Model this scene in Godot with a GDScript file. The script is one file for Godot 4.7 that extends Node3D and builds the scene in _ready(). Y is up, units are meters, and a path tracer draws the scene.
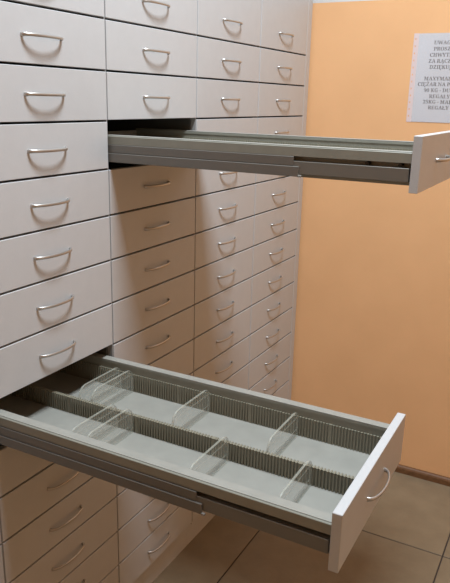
extends Node3D
# Aisle of a store room: tall white drawer cabinets on the left, an orange painted wall on the right, two drawers pulled out.
# x runs along the cabinet fronts, z out of the cabinets, y up; the floor is y = 0 and the drawer fronts lie in z = 0.

const W := 0.3956          # width of one cabinet column
const PITCH := 0.1085      # height of one drawer row
const LINE2 := 1.3975      # height of the second joint between rows
const FRONT := 0.0165      # thickness of the drawer fronts
const DEPTH := 0.80        # depth of the cabinets
const WALL_X := 1.239
const CEIL := 3.3

var M := {}
var meshes := {}

# ---------------------------------------------------------------- helpers
func line_y(i: int) -> float:
	return LINE2 - (i - 2) * PITCH

func begin() -> SurfaceTool:
	var st := SurfaceTool.new()
	st.begin(Mesh.PRIMITIVE_TRIANGLES)
	return st

func tri(st: SurfaceTool, a: Vector3, b: Vector3, c: Vector3, n: Vector3) -> void:
	if (b - a).cross(c - a).dot(n) > 0.0:
		var t := b
		b = c
		c = t
	for v in [a, b, c]:
		st.set_normal(n)
		st.add_vertex(v)

func quad(st: SurfaceTool, a: Vector3, b: Vector3, c: Vector3, d: Vector3, hint: Vector3) -> void:
	var n := (c - a).cross(d - b).normalized()
	if n.dot(hint) < 0.0:
		n = -n
	tri(st, a, b, c, n)
	tri(st, a, c, d, n)

func add_box(st: SurfaceTool, lo: Vector3, hi: Vector3, bevel := 0.0) -> void:
	var c := (lo + hi) * 0.5
	var h := (hi - lo) * 0.5
	var b := minf(bevel, minf(h.x, minf(h.y, h.z)) * 0.9)
	for ax in 3:
		var u := (ax + 1) % 3
		var v := (ax + 2) % 3
		for s in [-1.0, 1.0]:
			var p := []
			for k in [[-1, -1], [1, -1], [1, 1], [-1, 1]]:
				var q := c
				q[ax] += s * h[ax]
				q[u] += k[0] * (h[u] - b)
				q[v] += k[1] * (h[v] - b)
				p.append(q)
			var n := Vector3.ZERO
			n[ax] = s
			quad(st, p[0], p[1], p[2], p[3], n)
	if b <= 0.0:
		return
	for ax in 3:
		var u := (ax + 1) % 3
		var v := (ax + 2) % 3
		for su in [-1.0, 1.0]:
			for sv in [-1.0, 1.0]:
				var p := []
				for k in [[-1, 0], [1, 0], [1, 1], [-1, 1]]:
					var q := c
					q[ax] += k[0] * (h[ax] - b)
					q[u] += su * (h[u] - (b if k[1] == 0 else 0.0))
					q[v] += sv * (h[v] - (0.0 if k[1] == 0 else b))
					p.append(q)
				var n := Vector3.ZERO
				n[u] = su
				n[v] = sv
				quad(st, p[0], p[1], p[2], p[3], n)
	for sx in [-1.0, 1.0]:
		for sy in [-1.0, 1.0]:
			for sz in [-1.0, 1.0]:
				var s := Vector3(sx, sy, sz)
				var e := c + s * h
				tri(st, e - Vector3(0, sy * b, sz * b), e - Vector3(sx * b, 0, sz * b), e - Vector3(sx * b, sy * b, 0), s.normalized())

# a closed outline in the xy plane pushed out along z
func add_prism(st: SurfaceTool, outline: PackedVector2Array, z0: float, z1: float) -> void:
	var idx := Geometry2D.triangulate_polygon(outline)
	for s in [[z0, -1.0], [z1, 1.0]]:
		for k in range(0, idx.size(), 3):
			var a := outline[idx[k]]
			var b := outline[idx[k + 1]]
			var c := outline[idx[k + 2]]
			tri(st, Vector3(a.x, a.y, s[0]), Vector3(b.x, b.y, s[0]), Vector3(c.x, c.y, s[0]), Vector3(0, 0, s[1]))
	var cw := Geometry2D.is_polygon_clockwise(outline)
	for k in outline.size():
		var a := outline[k]
		var b := outline[(k + 1) % outline.size()]
		var n := Vector3(b.y - a.y, a.x - b.x, 0) * (-1.0 if cw else 1.0)
		quad(st, Vector3(a.x, a.y, z0), Vector3(b.x, b.y, z0), Vector3(b.x, b.y, z1), Vector3(a.x, a.y, z1), n)

# a tube with an elliptic section swept along points lying in one plane; 'up' is the plane's normal
func add_sweep(st: SurfaceTool, pts: Array, half_up: Array, half_side: Array, up: Vector3, seg := 10) -> void:
	var rings := []
	var norms := []
	for i in pts.size():
		var t: Vector3 = (pts[mini(i + 1, pts.size() - 1)] - pts[maxi(i - 1, 0)]).normalized()
		var side := t.cross(up).normalized()
		var r := []
		var rn := []
		for k in seg:
			var a := TAU * k / seg
			r.append(pts[i] + up * cos(a) * half_up[i] + side * sin(a) * half_side[i])
			rn.append((up * cos(a) / half_up[i] + side * sin(a) / half_side[i]).normalized())
		rings.append(r)
		norms.append(rn)
	for i in pts.size() - 1:
		for k in seg:
			var k2 := (k + 1) % seg
			var vs := [[i, k], [i, k2], [i + 1, k2], [i, k], [i + 1, k2], [i + 1, k]]
			var a: Vector3 = rings[i][k]
			var b: Vector3 = rings[i][k2]
			var c: Vector3 = rings[i + 1][k2]
			var flip: bool = (b - a).cross(c - a).dot(norms[i][k]) > 0.0
			for j in [0, 2, 1, 3, 5, 4] if flip else [0, 1, 2, 3, 4, 5]:
				st.set_normal(norms[vs[j][0]][vs[j][1]])
				st.add_vertex(rings[vs[j][0]][vs[j][1]])
	for e in [0, pts.size() - 1]:
		var o: Vector3 = pts[e]
		var n: Vector3 = (pts[e] - pts[1 if e == 0 else e - 1]).normalized()
		for k in seg:
			tri(st, o, rings[e][k], rings[e][(k + 1) % seg], n)

func add_disc_x(st: SurfaceTool, c: Vector3, r: float, depth: float, seg := 12) -> void:
	# a flat button whose axis is x, its face towards -x
	for k in seg:
		var a := TAU * k / seg
		var b := TAU * (k + 1) / seg
		var p := Vector3(0, cos(a), sin(a)) * r
		var q := Vector3(0, cos(b), sin(b)) * r
		var d := Vector3(-depth, 0, 0)
		tri(st, c + d, c + d + p, c + d + q, Vector3(-1, 0, 0))
		quad(st, c + p, c + q, c + d + q, c + d + p, p + q)

func obj(called: String, st: SurfaceTool, m: Material, parent: Node = self) -> MeshInstance3D:
	st.index()
	return inst(called, st.commit(), m, parent)

func inst(called: String, mesh: Mesh, m: Material, parent: Node = self) -> MeshInstance3D:
	var o := MeshInstance3D.new()
	o.name = called
	o.mesh = mesh
	o.material_override = m
	o.cast_shadow = GeometryInstance3D.SHADOW_CASTING_SETTING_ON
	parent.add_child(o, true)
	return o

func thing(called: String, at: Vector3, label: String, category: String, group := "") -> Node3D:
	var o := Node3D.new()
	o.name = called
	add_child(o, true)
	o.position = at
	tag(o, label, category, group)
	return o

func tag(o: Node, label: String, category: String, group := "") -> void:
	o.set_meta("label", label)
	o.set_meta("category", category)
	if group:
		o.set_meta("group", group)

func structure(o: Node, label: String, category: String) -> Node:
	tag(o, label, category)
	o.set_meta("kind", "structure")
	return o

func noise_tex(freq: float, octaves: int, lo: Color, hi: Color, seed_: int, normal := false, bump := 4.0, size := 512) -> NoiseTexture2D:
	var n := FastNoiseLite.new()
	n.seed = seed_
	n.frequency = freq
	n.noise_type = FastNoiseLite.TYPE_SIMPLEX_SMOOTH
	n.fractal_octaves = octaves
	var t := NoiseTexture2D.new()
	t.width = size
	t.height = size
	t.seamless = true
	t.noise = n
	if normal:
		t.as_normal_map = true
		t.bump_strength = bump
	else:
		var g := Gradient.new()
		g.set_color(0, lo)
		g.set_color(1, hi)
		t.color_ramp = g
	return t

func mat(called: String, c: Color, rough: float, metal := 0.0) -> StandardMaterial3D:
	var m := StandardMaterial3D.new()
	m.resource_name = called
	m.albedo_color = c
	m.roughness = rough
	m.metallic = metal
	M[called] = m
	return m

func textured(m: StandardMaterial3D, albedo: Texture2D, per_metre: float, normal: Texture2D = null, strength := 0.2, world := true) -> void:
	m.uv1_triplanar = true
	m.uv1_world_triplanar = world
	m.uv1_scale = Vector3.ONE * per_metre
	if albedo:
		m.albedo_texture = albedo
	if normal:
		m.normal_enabled = true
		m.normal_texture = normal
		m.normal_scale = strength

func clear_plastic(called: String, c: Color, alpha: float, rough: float) -> void:
	var m := mat(called, Color(c.r, c.g, c.b, alpha), rough)
	m.transparency = BaseMaterial3D.TRANSPARENCY_ALPHA

# ---------------------------------------------------------------- materials
func make_materials() -> void:
	var grey := func(v: float) -> Color: return Color(v, v, v)
	var m := mat("white_laminate", Color(0.765, 0.765, 0.765), 0.42)
	textured(m, noise_tex(0.02, 4, grey.call(0.985), grey.call(1.0), 3), 2.2, noise_tex(0.12, 2, Color.BLACK, Color.WHITE, 5, true, 2.0), 0.03)
	m = mat("grey_edging", Color(0.60, 0.595, 0.59), 0.55)
	m = mat("carcass_board", Color(0.36, 0.355, 0.34), 0.6)
	textured(m, noise_tex(0.03, 3, grey.call(0.94), grey.call(1.0), 8), 2.0)
	m = mat("satin_nickel", Color(0.75, 0.735, 0.715), 0.36, 0.8)
	m = mat("tray_enamel", Color(0.565, 0.56, 0.515), 0.38)
	textured(m, noise_tex(0.02, 4, grey.call(0.95), grey.call(1.0), 11), 2.0)
	m = mat("tray_sheet", Color(0.61, 0.60, 0.565), 0.5)
	textured(m, noise_tex(0.015, 4, grey.call(0.94), grey.call(1.0), 12), 2.0)
	m = mat("runner_steel", Color(0.46, 0.445, 0.42), 0.42, 0.35)
	m = mat("inner_steel", Color(0.465, 0.45, 0.42), 0.42, 0.2)
	m = mat("rib_plastic", Color(0.52, 0.50, 0.435), 0.5)
	m = mat("dark_steel", Color(0.16, 0.145, 0.13), 0.5, 0.3)
	m = mat("roller_plastic", Color(0.55, 0.54, 0.52), 0.5)
	clear_plastic("clear_sheet", Color(0.76, 0.765, 0.72), 0.17, 0.35)
	clear_plastic("clear_rim", Color(0.72, 0.72, 0.67), 0.30, 0.3)
	clear_plastic("sleeve_film", Color(0.92, 0.93, 0.95), 0.12, 0.1)
	m = mat("sleeve_strip", Color(0.89, 0.81, 0.80), 0.5)
	m = mat("paper", Color(0.86, 0.85, 0.86), 0.8)
	m = mat("ink", Color(0.10, 0.09, 0.10), 0.8)
	m = mat("tape", Color(0.86, 0.78, 0.66), 0.5)
	m = mat("orange_paint", Color(0.945, 0.735, 0.53), 0.75)
	textured(m, noise_tex(0.008, 5, Color(0.975, 0.97, 0.965), Color(1, 1, 1), 21), 0.9, noise_tex(0.05, 3, Color.BLACK, Color.WHITE, 22, true, 3.0), 0.04)
	m = mat("white_paint", Color(0.86, 0.85, 0.84), 0.85)
	textured(m, noise_tex(0.01, 4, grey.call(0.97), grey.call(1.0), 24), 1.0)
	m = mat("grout", Color(0.27, 0.23, 0.20), 0.95)
	for i in 4:
		var tone: float = [1.0, 0.975, 0.96, 0.985][i]
		m = mat("tile_%d" % i, Color(0.56 * tone, 0.495 * tone, 0.40 * tone), 0.45)
		textured(m, noise_tex(0.012, 6, Color(0.92, 0.915, 0.91), Color(1, 1, 1), 31 + i), 1.7, noise_tex(0.06, 3, Color.BLACK, Color.WHITE, 37, true, 2.0), 0.08)
	m = mat("skirting", Color(0.50, 0.35, 0.22), 0.5)
	textured(m, noise_tex(0.03, 4, Color(0.80, 0.78, 0.76), Color(1, 1, 1), 41), 3.0)
	m = mat("lamp_housing", Color(0.85, 0.85, 0.85), 0.5)
	m = mat("lamp_diffuser", Color(0.9, 0.9, 0.88), 0.6)
	m.emission_enabled = true
	m.emission = Color(1.0, 0.96, 0.90)
	m.emission_energy_multiplier = 2.0

# ---------------------------------------------------------------- the shared meshes of the cabinets
func front_mesh(rows: float) -> Mesh:
	var st := begin()
	# origin: bottom left of the row, on the plane of the fronts
	add_box(st, Vector3(0.0021, 0.0023, -FRONT), Vector3(W - 0.0021, rows * PITCH - 0.0023, 0.0), 0.0009)
	st.index()
	return st.commit()

func handle_mesh() -> Mesh:
	# origin: on the front, at the middle of the handle; a strap bowed out of the front, with a foot at each end
	var st := begin()
	var pts := []
	var hu := []
	var hs := []
	var n := 28
	for i in n + 1:
		var t := -1.0 + 2.0 * i / n
		var ang := t * PI * 0.5
		var x := 0.0545 * sin(ang)
		var z := -0.001 + 0.0190 * pow(maxf(cos(ang), 0.0), 0.85)
		pts.append(Vector3(x, 0, z))
		var e := absf(t)
		hu.append(lerpf(0.0034, 0.0045, smoothstep(0.55, 1.0, e)))
		hs.append(lerpf(0.0022, 0.0030, smoothstep(0.55, 1.0, e)))
	add_sweep(st, pts, hu, hs, Vector3(0, 1, 0), 10)
	st.index()
	return st.commit()

func closed_box_mesh() -> Mesh:
	# the steel tray behind a shut front
	var st := begin()
	var y0 := 0.012
	add_box(st, Vector3(0.03, y0, -DEPTH + 0.04), Vector3(W - 0.03, y0 + 0.003, -FRONT))
	for x in [0.022, W - 0.036]:
		add_box(st, Vector3(x, y0, -DEPTH + 0.04), Vector3(x + 0.014, y0 + 0.065, -FRONT))
	add_box(st, Vector3(0.03, y0, -DEPTH + 0.04), Vector3(W - 0.03, y0 + 0.065, -DEPTH + 0.046))
	st.index()
	return st.commit()

# ribbed strip along z between z0 and z1, its back on x and its teeth towards 'side'
func rib_strip(x: float, side: float, y0: float, y1: float, z0: float, z1: float) -> SurfaceTool:
	var st := begin()
	add_box(st, Vector3(minf(x, x + side * 0.0020), y0, z0), Vector3(maxf(x, x + side * 0.0020), y1 - 0.001, z1))
	var step := 0.0066
	var z := z0 + 0.002
	var k := 0
	while z + 0.003 < z1:
		if k % 28 == 27:                       # the strips are clipped together end to end: a plain piece at each joint
			add_box(st, Vector3(minf(x, x + side * 0.0048), y0, z - 0.001), Vector3(maxf(x, x + side * 0.0048), y1, z + 0.007))
			z += 0.0085
		else:
			add_box(st, Vector3(minf(x, x + side * 0.0052), y0, z), Vector3(maxf(x, x + side * 0.0052), y1, z + 0.0030))
			z += step
		k += 1
	return st

# a drawer standing open: 'out' is how far its front has come
func open_drawer(cab: Node3D, row: int, out: float, label: String, rim_drop: float) -> void:
	var y_top := line_y(row - 1)
	var y_bot := line_y(row)
	var back := -0.16 - (0.7142 - out)
	var rim := y_top - rim_drop
	var sheet := y_bot + 0.0150
	# the tray itself is the drawer's own mesh: a pressed steel bottom with a back
	var st := begin()
	add_box(st, Vector3(0.030, sheet - 0.002, back), Vector3(W - 0.030, sheet, out), 0.0)
	add_box(st, Vector3(0.030, sheet, back), Vector3(W - 0.030, rim - 0.004, back + 0.002), 0.0)
	var d := obj("drawer", st, M.tray_sheet, cab)
	d.set_meta("label", label)
	# hollow steel sides with a broad flat rim
	var groove := rim - 0.0190
	for s in 2:
		st = begin()
		var o := PackedVector2Array([Vector2(0.0260, sheet - 0.001), Vector2(0.0260, groove), Vector2(0.0085, groove), Vector2(0.0085, rim - 0.0012), Vector2(0.0097, rim), Vector2(0.0318, rim), Vector2(0.033, rim - 0.0012), Vector2(0.033, rim - 0.006), Vector2(0.0312, rim - 0.006), Vector2(0.0312, sheet - 0.001)])
		if s == 1:
			for k in o.size():
				o[k].x = W - o[k].x
		add_prism(st, o, back, out)
		obj("side_wall", st, M.tray_enamel, d)
		st = begin()
		var cx: float = 0.0125 if s == 0 else W - 0.033
		add_box(st, Vector3(cx, rim + 0.0001, back), Vector3(cx + 0.0205, rim + 0.0016, out - 0.0002), 0.0005)
		obj("rim_cap", st, M.tray_sheet, d)
		# ribbed strip clipped to the inside of the wall
		var x := 0.0312 if s == 0 else W - 0.0312
		var r := obj("slotted_strip", rib_strip(x, 1.0 if s == 0 else -1.0, sheet, sheet + 0.0445, back + 0.004, out - 0.002), M.rib_plastic, d)
		r.set_meta("kind", "stuff")
		# runner: the middle member that comes out of the cabinet, and the inner one fixed to the drawer
		var sg := 1.0 if s == 0 else -1.0
		var ox := 0.0 if s == 0 else W
		var mid_end := out * 0.679
		st = begin()
		var yt := groove
		var yb := rim - 0.0590
		runner(st, ox, sg, yt - 0.0005, yb, -0.32, mid_end)
		obj("runner", st, M.runner_steel, d)
		st = begin()
		var xs := [ox + sg * 0.0082, ox + sg * 0.0260]
		add_box(st, Vector3(minf(xs[0], xs[1]), yb + 0.005, -0.30), Vector3(maxf(xs[0], xs[1]), yt - 0.0095, out - 0.004), 0.0008)
		obj("inner_runner", st, M.inner_steel, d)
		st = begin()
		xs = [ox + sg * 0.0035, ox + sg * 0.0085]
		add_box(st, Vector3(minf(xs[0], xs[1]), yb - 0.001, mid_end - 0.001), Vector3(maxf(xs[0], xs[1]), yb + 0.0035, mid_end + 0.006), 0.0008)
		obj("end_stop", st, M.roller_plastic, d)
		if s == 0 and row == 3:
			for zz in [out - 0.022, out - 0.085]:
				st = begin()
				add_disc_x(st, Vector3(0.0262, yt - 0.0048, zz), 0.0036, 0.0160)
				obj("screw", st, M.dark_steel, d)
	# partition down the middle, ribbed on both faces
	for sg in [-1.0, 1.0]:
		var p := obj("slotted_strip", rib_strip(W * 0.5, sg, sheet, sheet + 0.0385, back + 0.004, out - 0.002), M.rib_plastic, d)
		p.set_meta("kind", "stuff")
	var fr := inst("front", meshes.front, M.white_laminate, d)
	fr.position = Vector3(0, y_bot, out + FRONT)
	var h := inst("handle", meshes.handle, M.satin_nickel, d)
	h.position = Vector3(W * 0.5, y_bot + PITCH * 0.5, out + FRONT)

func runner(st: SurfaceTool, ox: float, sg: float, yt: float, yb: float, z0: float, z1: float) -> void:
	# a rolled steel channel: upper half stands back a little from the lower half
	var ym := lerpf(yt, yb, 0.47)
	for part in [[yt, ym, 0.0058, 0.012], [ym - 0.0006, yb, 0.0036, 0.0]]:
		var a: float = ox + sg * float(part[2])
		var b: float = ox + sg * 0.0080
		add_box(st, Vector3(minf(a, b), part[1], z0), Vector3(maxf(a, b), part[0], z1 - float(part[3])), 0.0009)

func cabinet(col: int, label: String, open_row := -1, out := 0.0, drawer_label := "", rim_drop := 0.0285) -> void:
	var cab := thing("drawer_cabinet", Vector3(col * W, 0, 0), label, "cabinet", "white drawer cabinets standing side by side")
	var top := line_y(0) + 2.0 * PITCH
	var st := begin()
	for x in [0.0, W - 0.0075]:
		st = begin()
		add_box(st, Vector3(x + 0.0003, 0.09, -DEPTH), Vector3(x + 0.0072, top + 0.012, -FRONT - 0.0006), 0.0)
		obj("side_panel", st, M.carcass_board, cab)
		# its grey front edge, seen between the drawer fronts
		st = begin()
		var ex := 0.0002 if x < 0.1 else W - 0.0017
		add_box(st, Vector3(ex, 0.0905, -FRONT - 0.0006), Vector3(ex + 0.0015, top + 0.012, -0.0028), 0.0)
		obj("edge_strip", st, M.grey_edging, cab)
	st = begin()
	add_box(st, Vector3(0.0072, top - 0.002, -DEPTH), Vector3(W - 0.0072, top + 0.012, -FRONT - 0.0006), 0.0)
	obj("top_panel", st, M.white_laminate, cab)
	st = begin()
	add_box(st, Vector3(0.0072, 0.09, -DEPTH), Vector3(W - 0.0072, line_y(14), -FRONT - 0.0006), 0.0)
	obj("bottom_panel", st, M.carcass_board, cab)
	st = begin()
	add_box(st, Vector3(0.0072, line_y(14), -DEPTH), Vector3(W - 0.0072, top - 0.002, -DEPTH + 0.005), 0.0)
	obj("back_panel", st, M.carcass_board, cab)
	st = begin()
	add_box(st, Vector3(0.0003, 0.0, -DEPTH + 0.05), Vector3(W - 0.0003, 0.0899, -0.020), 0.0)
	obj("plinth", st, M.white_laminate, cab)
	for r in 15:
		if r == open_row:
			open_drawer(cab, r, out, drawer_label, rim_drop)
			continue
		var d := inst("drawer", meshes.tall_front if r == 0 else meshes.front, M.white_laminate, cab)
		d.position = Vector3(0, line_y(r), 0)
		var h := inst("handle", meshes.handle, M.satin_nickel, d)
		h.position = Vector3(W * 0.5 - 0.002, PITCH * 0.5, 0)
		if absi(r - open_row) == 1 and open_row >= 0:
			inst("tray", meshes.closed_box, M.tray_enamel, d)

func divider(at: Vector3, width: float, label: String) -> void:
	var t := thing("plastic_divider", at, label, "divider", "clear plastic dividers standing in the open drawer")
	var outline := func(w: float, h: float, r: float, inset: float) -> PackedVector2Array:
		var o := PackedVector2Array()
		var x0 := -w * 0.5 + inset
		var x1 := w * 0.5 - inset
		var y1 := h - inset
		o.append(Vector2(x1, 0))
		for k in 9:
			var a := PI * 0.5 * k / 8
			o.append(Vector2(x1 - r + r * cos(a), y1 - r + r * sin(a)))
		for k in 9:
			var a := PI * 0.5 + PI * 0.5 * k / 8
			o.append(Vector2(x0 + r + r * cos(a), y1 - r + r * sin(a)))
		o.append(Vector2(x0, 0))
		return o
	var hgt := 0.062
	var st := begin()
	add_prism(st, outline.call(width, hgt, 0.022, 0.003), -0.0009, 0.0009)
	obj("pane", st, M.clear_sheet, t)
	var o: PackedVector2Array = outline.call(width, hgt, 0.0235, 0.0015)
	var pts := []
	var hu := []
	var hs := []
	for p in o:
		pts.append(Vector3(p.x, p.y + 0.001, 0))
		hu.append(0.0026)
		hs.append(0.0015)
	st = begin()
	add_sweep(st, pts, hu, hs, Vector3(0, 0, 1), 8)
	obj("rim", st, M.clear_rim, t)
	for yy in [0.018, 0.046]:                   # stiffening ribs pressed into the pane
		st = begin()
		add_box(st, Vector3(-width * 0.5 + 0.012, yy, 0.0009), Vector3(width * 0.5 - 0.010, yy + 0.0016, 0.0018), 0.0003)
		obj("rib", st, M.clear_rim, t)
	st = begin()                                      # the foot it stands on
	add_box(st, Vector3(-width * 0.5 + 0.002, 0, -0.0025), Vector3(width * 0.5 - 0.002, 0.0016, 0.0025), 0.0004)
	obj("foot", st, M.clear_rim, t)

func notice() -> void:
	# a sheet of paper in a punched clear pocket stuck on the wall; local x runs along the wall, y up
	var t := thing("paper_notice", Vector3(WALL_X - 0.0004, 1.389, 0.378), "white paper notice in punched plastic pocket on the orange wall", "notice")
	t.rotation.y = -PI * 0.5                          # local +x is world +z, local +z is world -x
	var hh := 0.298
	var st := begin()
	add_box(st, Vector3(0.018, 0.001, 0.0004), Vector3(0.229, hh - 0.001, 0.0008))
	obj("paper", st, M.paper, t)
	st = begin()                                      # punched edge: two rails with a bridge between every two holes
	add_box(st, Vector3(0.0, 0, 0.0003), Vector3(0.0045, hh, 0.0009))
	add_box(st, Vector3(0.0085, 0, 0.0003), Vector3(0.0178, hh, 0.0009))
	var y := 0.0
	for k in 13:
		var y1 := minf(y + (0.0175 if k < 12 else 1.0), hh)
		add_box(st, Vector3(0.0045, y, 0.0003), Vector3(0.0085, y1, 0.0009))
		y = y1 + 0.0060
		if y > hh:
			break
	obj("punched_edge", st, M.sleeve_strip, t)
	st = begin()
	add_box(st, Vector3(0.0178, 0, 0.0014), Vector3(0.232, hh, 0.0016))
	obj("plastic_sleeve", st, M.sleeve_film, t)
	var font := SystemFont.new()
	font.font_names = PackedStringArray(["Droid Serif"])
	font.font_weight = 700
	var lines := [["UWAGA", 0.2665], ["PROSZĘ", 0.2465], ["CHWYTAĆ", 0.2265], ["ZA RĄCZKI", 0.2065], ["DZIĘKUJĘ", 0.1865], ["MAXYMALNY", 0.1485], ["CIĘŻAR NA PÓŁKĘ", 0.1295], ["90 KG - DUŻE", 0.1095], ["REGAŁY", 0.0890], ["25KG - MAŁE", 0.0705], ["REGAŁY", 0.0510]]
	for l in lines:
		var tm := TextMesh.new()
		tm.text = l[0]
		tm.font = font
		tm.font_size = 64
		tm.pixel_size = 0.0170 / 64.0
		tm.depth = 0.0002
		tm.horizontal_alignment = HORIZONTAL_ALIGNMENT_CENTER
		tm.vertical_alignment = VERTICAL_ALIGNMENT_CENTER
		var o := inst("lettering", tm, M.ink, t)
		o.position = Vector3(0.105 if l[1] > 0.17 else 0.1075, l[1], 0.00095)

func lamp(x: float, z: float, along_x: bool, label: String, energy: float, tint: Color) -> void:
	var lx := 0.66 if along_x else 0.42
	var lz := 0.42 if along_x else 0.66
	var t := thing("ceiling_lamp", Vector3(x, CEIL, z), label, "lamp")
	var st := begin()
	add_box(st, Vector3(-lx / 2, -0.05, -lz / 2), Vector3(lx / 2, 0, lz / 2), 0.006)
	obj("housing", st, M.lamp_housing, t)
	st = begin()
	add_box(st, Vector3(-lx / 2 + 0.012, -0.058, -lz / 2 + 0.012), Vector3(lx / 2 - 0.012, -0.0502, lz / 2 - 0.012), 0.003)
	obj("diffuser", st, M.lamp_diffuser, t)
	var a := AreaLight3D.new()
	a.name = "glow"
	a.area_size = Vector2(lx - 0.024, lz - 0.024)
	a.light_energy = energy
	a.light_color = tint
	a.shadow_enabled = true
	a.area_range = 12.0
	a.area_attenuation = 2.0
	t.add_child(a)
	a.position = Vector3(0, -0.062, 0)
	a.rotation.x = -PI * 0.5

func slab(called: String, lo: Vector3, hi: Vector3, m: Material, label: String, category: String) -> MeshInstance3D:
	var st := begin()
	add_box(st, lo, hi)
	var o := obj(called, st, m)
	structure(o, label, category)
	return o

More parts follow.
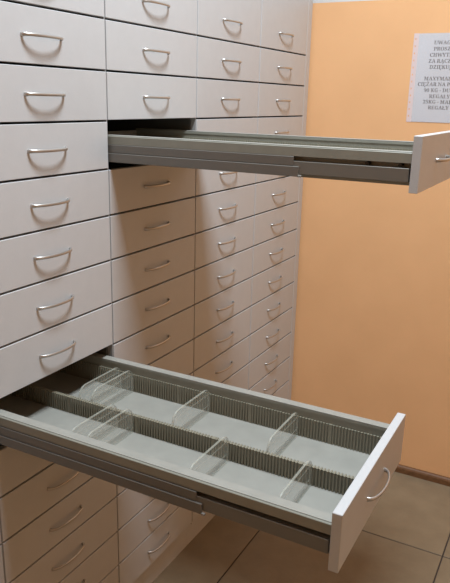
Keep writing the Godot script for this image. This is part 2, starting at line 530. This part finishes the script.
# ---------------------------------------------------------------- the scene
func _ready() -> void:
	make_materials()
	# camera
	var cam := Camera3D.new()
	cam.name = "camera"
	cam.position = Vector3(-1.2461, 1.4498, 0.9736)
	cam.rotation_order = EULER_ORDER_YXZ
	cam.rotation_degrees = Vector3(-16.108, -62.053, 1.373)
	cam.fov = 47.425
	cam.near = 0.02
	cam.far = 60.0
	add_child(cam)
	cam.current = true
	# a closed room: nothing but its lamps lights it
	var env := Environment.new()
	env.background_mode = Environment.BG_COLOR
	env.background_color = Color(0.02, 0.02, 0.02)
	env.tonemap_mode = Environment.TONE_MAPPER_LINEAR
	env.tonemap_exposure = 1.0
	env.sdfgi_enabled = true
	env.ssao_enabled = true
	env.ssil_enabled = true
	var we := WorldEnvironment.new()
	we.environment = env
	add_child(we)
	lamp(-0.23, 0.79, true, "white ceiling lamp above the aisle before the cabinets", 8.4, Color(0.905, 0.957, 1.0))

	# ---- the room
	var x0 := -3.2
	var z0 := -0.86
	var z1 := 2.9
	slab("wall_right", Vector3(WALL_X, -0.05, z0 - 0.1), Vector3(WALL_X + 0.12, 1.80, z1 + 0.1), M.orange_paint, "orange painted lower wall beside the drawer cabinets", "wall")
	slab("wall_right_upper", Vector3(WALL_X, 1.80, z0 - 0.1), Vector3(WALL_X + 0.12, CEIL + 0.05, z1 + 0.1), M.white_paint, "white painted upper strip of the wall above the orange", "wall")
	slab("wall_back", Vector3(x0, -0.05, z0 - 0.1), Vector3(WALL_X, CEIL + 0.05, z0), M.white_paint, "white painted wall hidden behind the drawer cabinets", "wall")
	slab("wall_front", Vector3(x0, -0.05, z1), Vector3(WALL_X, CEIL + 0.05, z1 + 0.1), M.orange_paint, "orange painted wall facing the drawer cabinets", "wall")
	slab("wall_left", Vector3(x0 - 0.1, -0.05, z0 - 0.1), Vector3(x0, CEIL + 0.05, z1 + 0.1), M.orange_paint, "orange painted wall at the far end of the room", "wall")
	slab("ceiling", Vector3(x0, CEIL, z0), Vector3(WALL_X, CEIL + 0.05, z1), M.white_paint, "white painted ceiling over the aisle", "ceiling")
	var fl := slab("floor", Vector3(x0, -0.05, z0), Vector3(WALL_X, -0.003, z1), M.grout, "brown beige floor of large square tiles", "floor")
	# floor tiles, one by one; the grout lies 3 mm lower
	var g := 0.592
	var gap := 0.0022
	for i in range(-7, 2):
		for j in range(-2, 6):
			var ax := maxf(0.777 + i * g + gap, x0)
			var bx := minf(0.777 + (i + 1) * g - gap, WALL_X - 0.001)
			var az := maxf(0.156 + j * g + gap, z0)
			var bz := minf(0.156 + (j + 1) * g - gap, z1)
			if bx - ax < 0.01 or bz - az < 0.01:
				continue
			var st := begin()
			add_box(st, Vector3(ax, -0.0035, az), Vector3(bx, 0.0, bz), 0.0012)
			obj("tile", st, M["tile_%d" % (posmod(i * 7 + j * 5, 4))], fl)
	# skirting along the orange wall
	var sk := begin()
	var prof := PackedVector2Array([Vector2(0, 0.0002), Vector2(-0.015, 0.0002), Vector2(-0.015, 0.020), Vector2(-0.012, 0.026), Vector2(-0.006, 0.030), Vector2(0, 0.031)])
	add_prism(sk, prof, 0.004, z1 - 0.001)
	var so := obj("baseboard_right", sk, M.skirting)
	so.position = Vector3(WALL_X - 0.0005, 0, 0)
	structure(so, "low brown skirting strip along the orange wall", "baseboard")

	# ---- the cabinets
	meshes.front = front_mesh(1.0)
	meshes.tall_front = front_mesh(2.0)
	meshes.handle = handle_mesh()
	meshes.closed_box = closed_box_mesh()
	cabinet(-2, "white drawer cabinet cut off by the left edge of the photo")
	cabinet(-1, "white drawer cabinet with the lower drawer pulled out showing its inside", 8, 0.7142, "pulled out drawer with clear dividers on a pale tray")
	cabinet(0, "white drawer cabinet with the upper drawer pulled out at eye level", 3, 0.691, "pulled out drawer at eye level", 0.0335)
	cabinet(1, "white drawer cabinet, all drawers shut, second from the orange wall")
	cabinet(2, "white drawer cabinet, all drawers shut, next to the orange wall")
	var ep := begin()
	add_box(ep, Vector3(0, 0, -DEPTH), Vector3(0.037, line_y(0) + 2.0 * PITCH + 0.012, -0.0015), 0.0008)
	var epo := obj("filler_panel", ep, M.white_laminate)
	epo.position = Vector3(3 * W + 0.004, 0, 0)
	ep = begin()
	add_box(ep, Vector3(-0.0038, 0, -0.030), Vector3(-0.0002, line_y(0) + 2.0 * PITCH + 0.012, -0.0030))
	obj("edge_strip", ep, M.grey_edging, epo)
	tag(epo, "narrow white upright panel between last cabinet and orange wall", "panel")

	# ---- things in the lower drawer and on the wall
	var sheet := line_y(8) + 0.0152
	var half := W * 0.5 - 0.0312 - 0.0110
	var near_x := -W + 0.0365 + half * 0.5
	var far_x := -W * 0.5 + 0.0053 + half * 0.5
	divider(Vector3(near_x, sheet, 0.610), half, "clear plastic divider in the near compartment, closest to the drawer front")
	divider(Vector3(near_x, sheet, 0.436), half, "clear plastic divider in the near compartment, second from the drawer front")
	divider(Vector3(near_x, sheet, 0.205), half, "clear plastic divider in the near compartment, third from the drawer front")
	divider(Vector3(near_x, sheet, 0.165), half, "clear plastic divider in the near compartment, deepest towards the cabinet")
	divider(Vector3(far_x, sheet, 0.515), half, "clear plastic divider in the far compartment, closest to the drawer front")
	divider(Vector3(far_x, sheet, 0.298), half, "clear plastic divider in the far compartment, second from the drawer front")
	divider(Vector3(far_x, sheet, 0.085), half, "clear plastic divider in the far compartment, third from the drawer front")
	divider(Vector3(far_x, sheet, 0.050), half, "clear plastic divider in the far compartment, deepest towards the cabinet")
	notice()
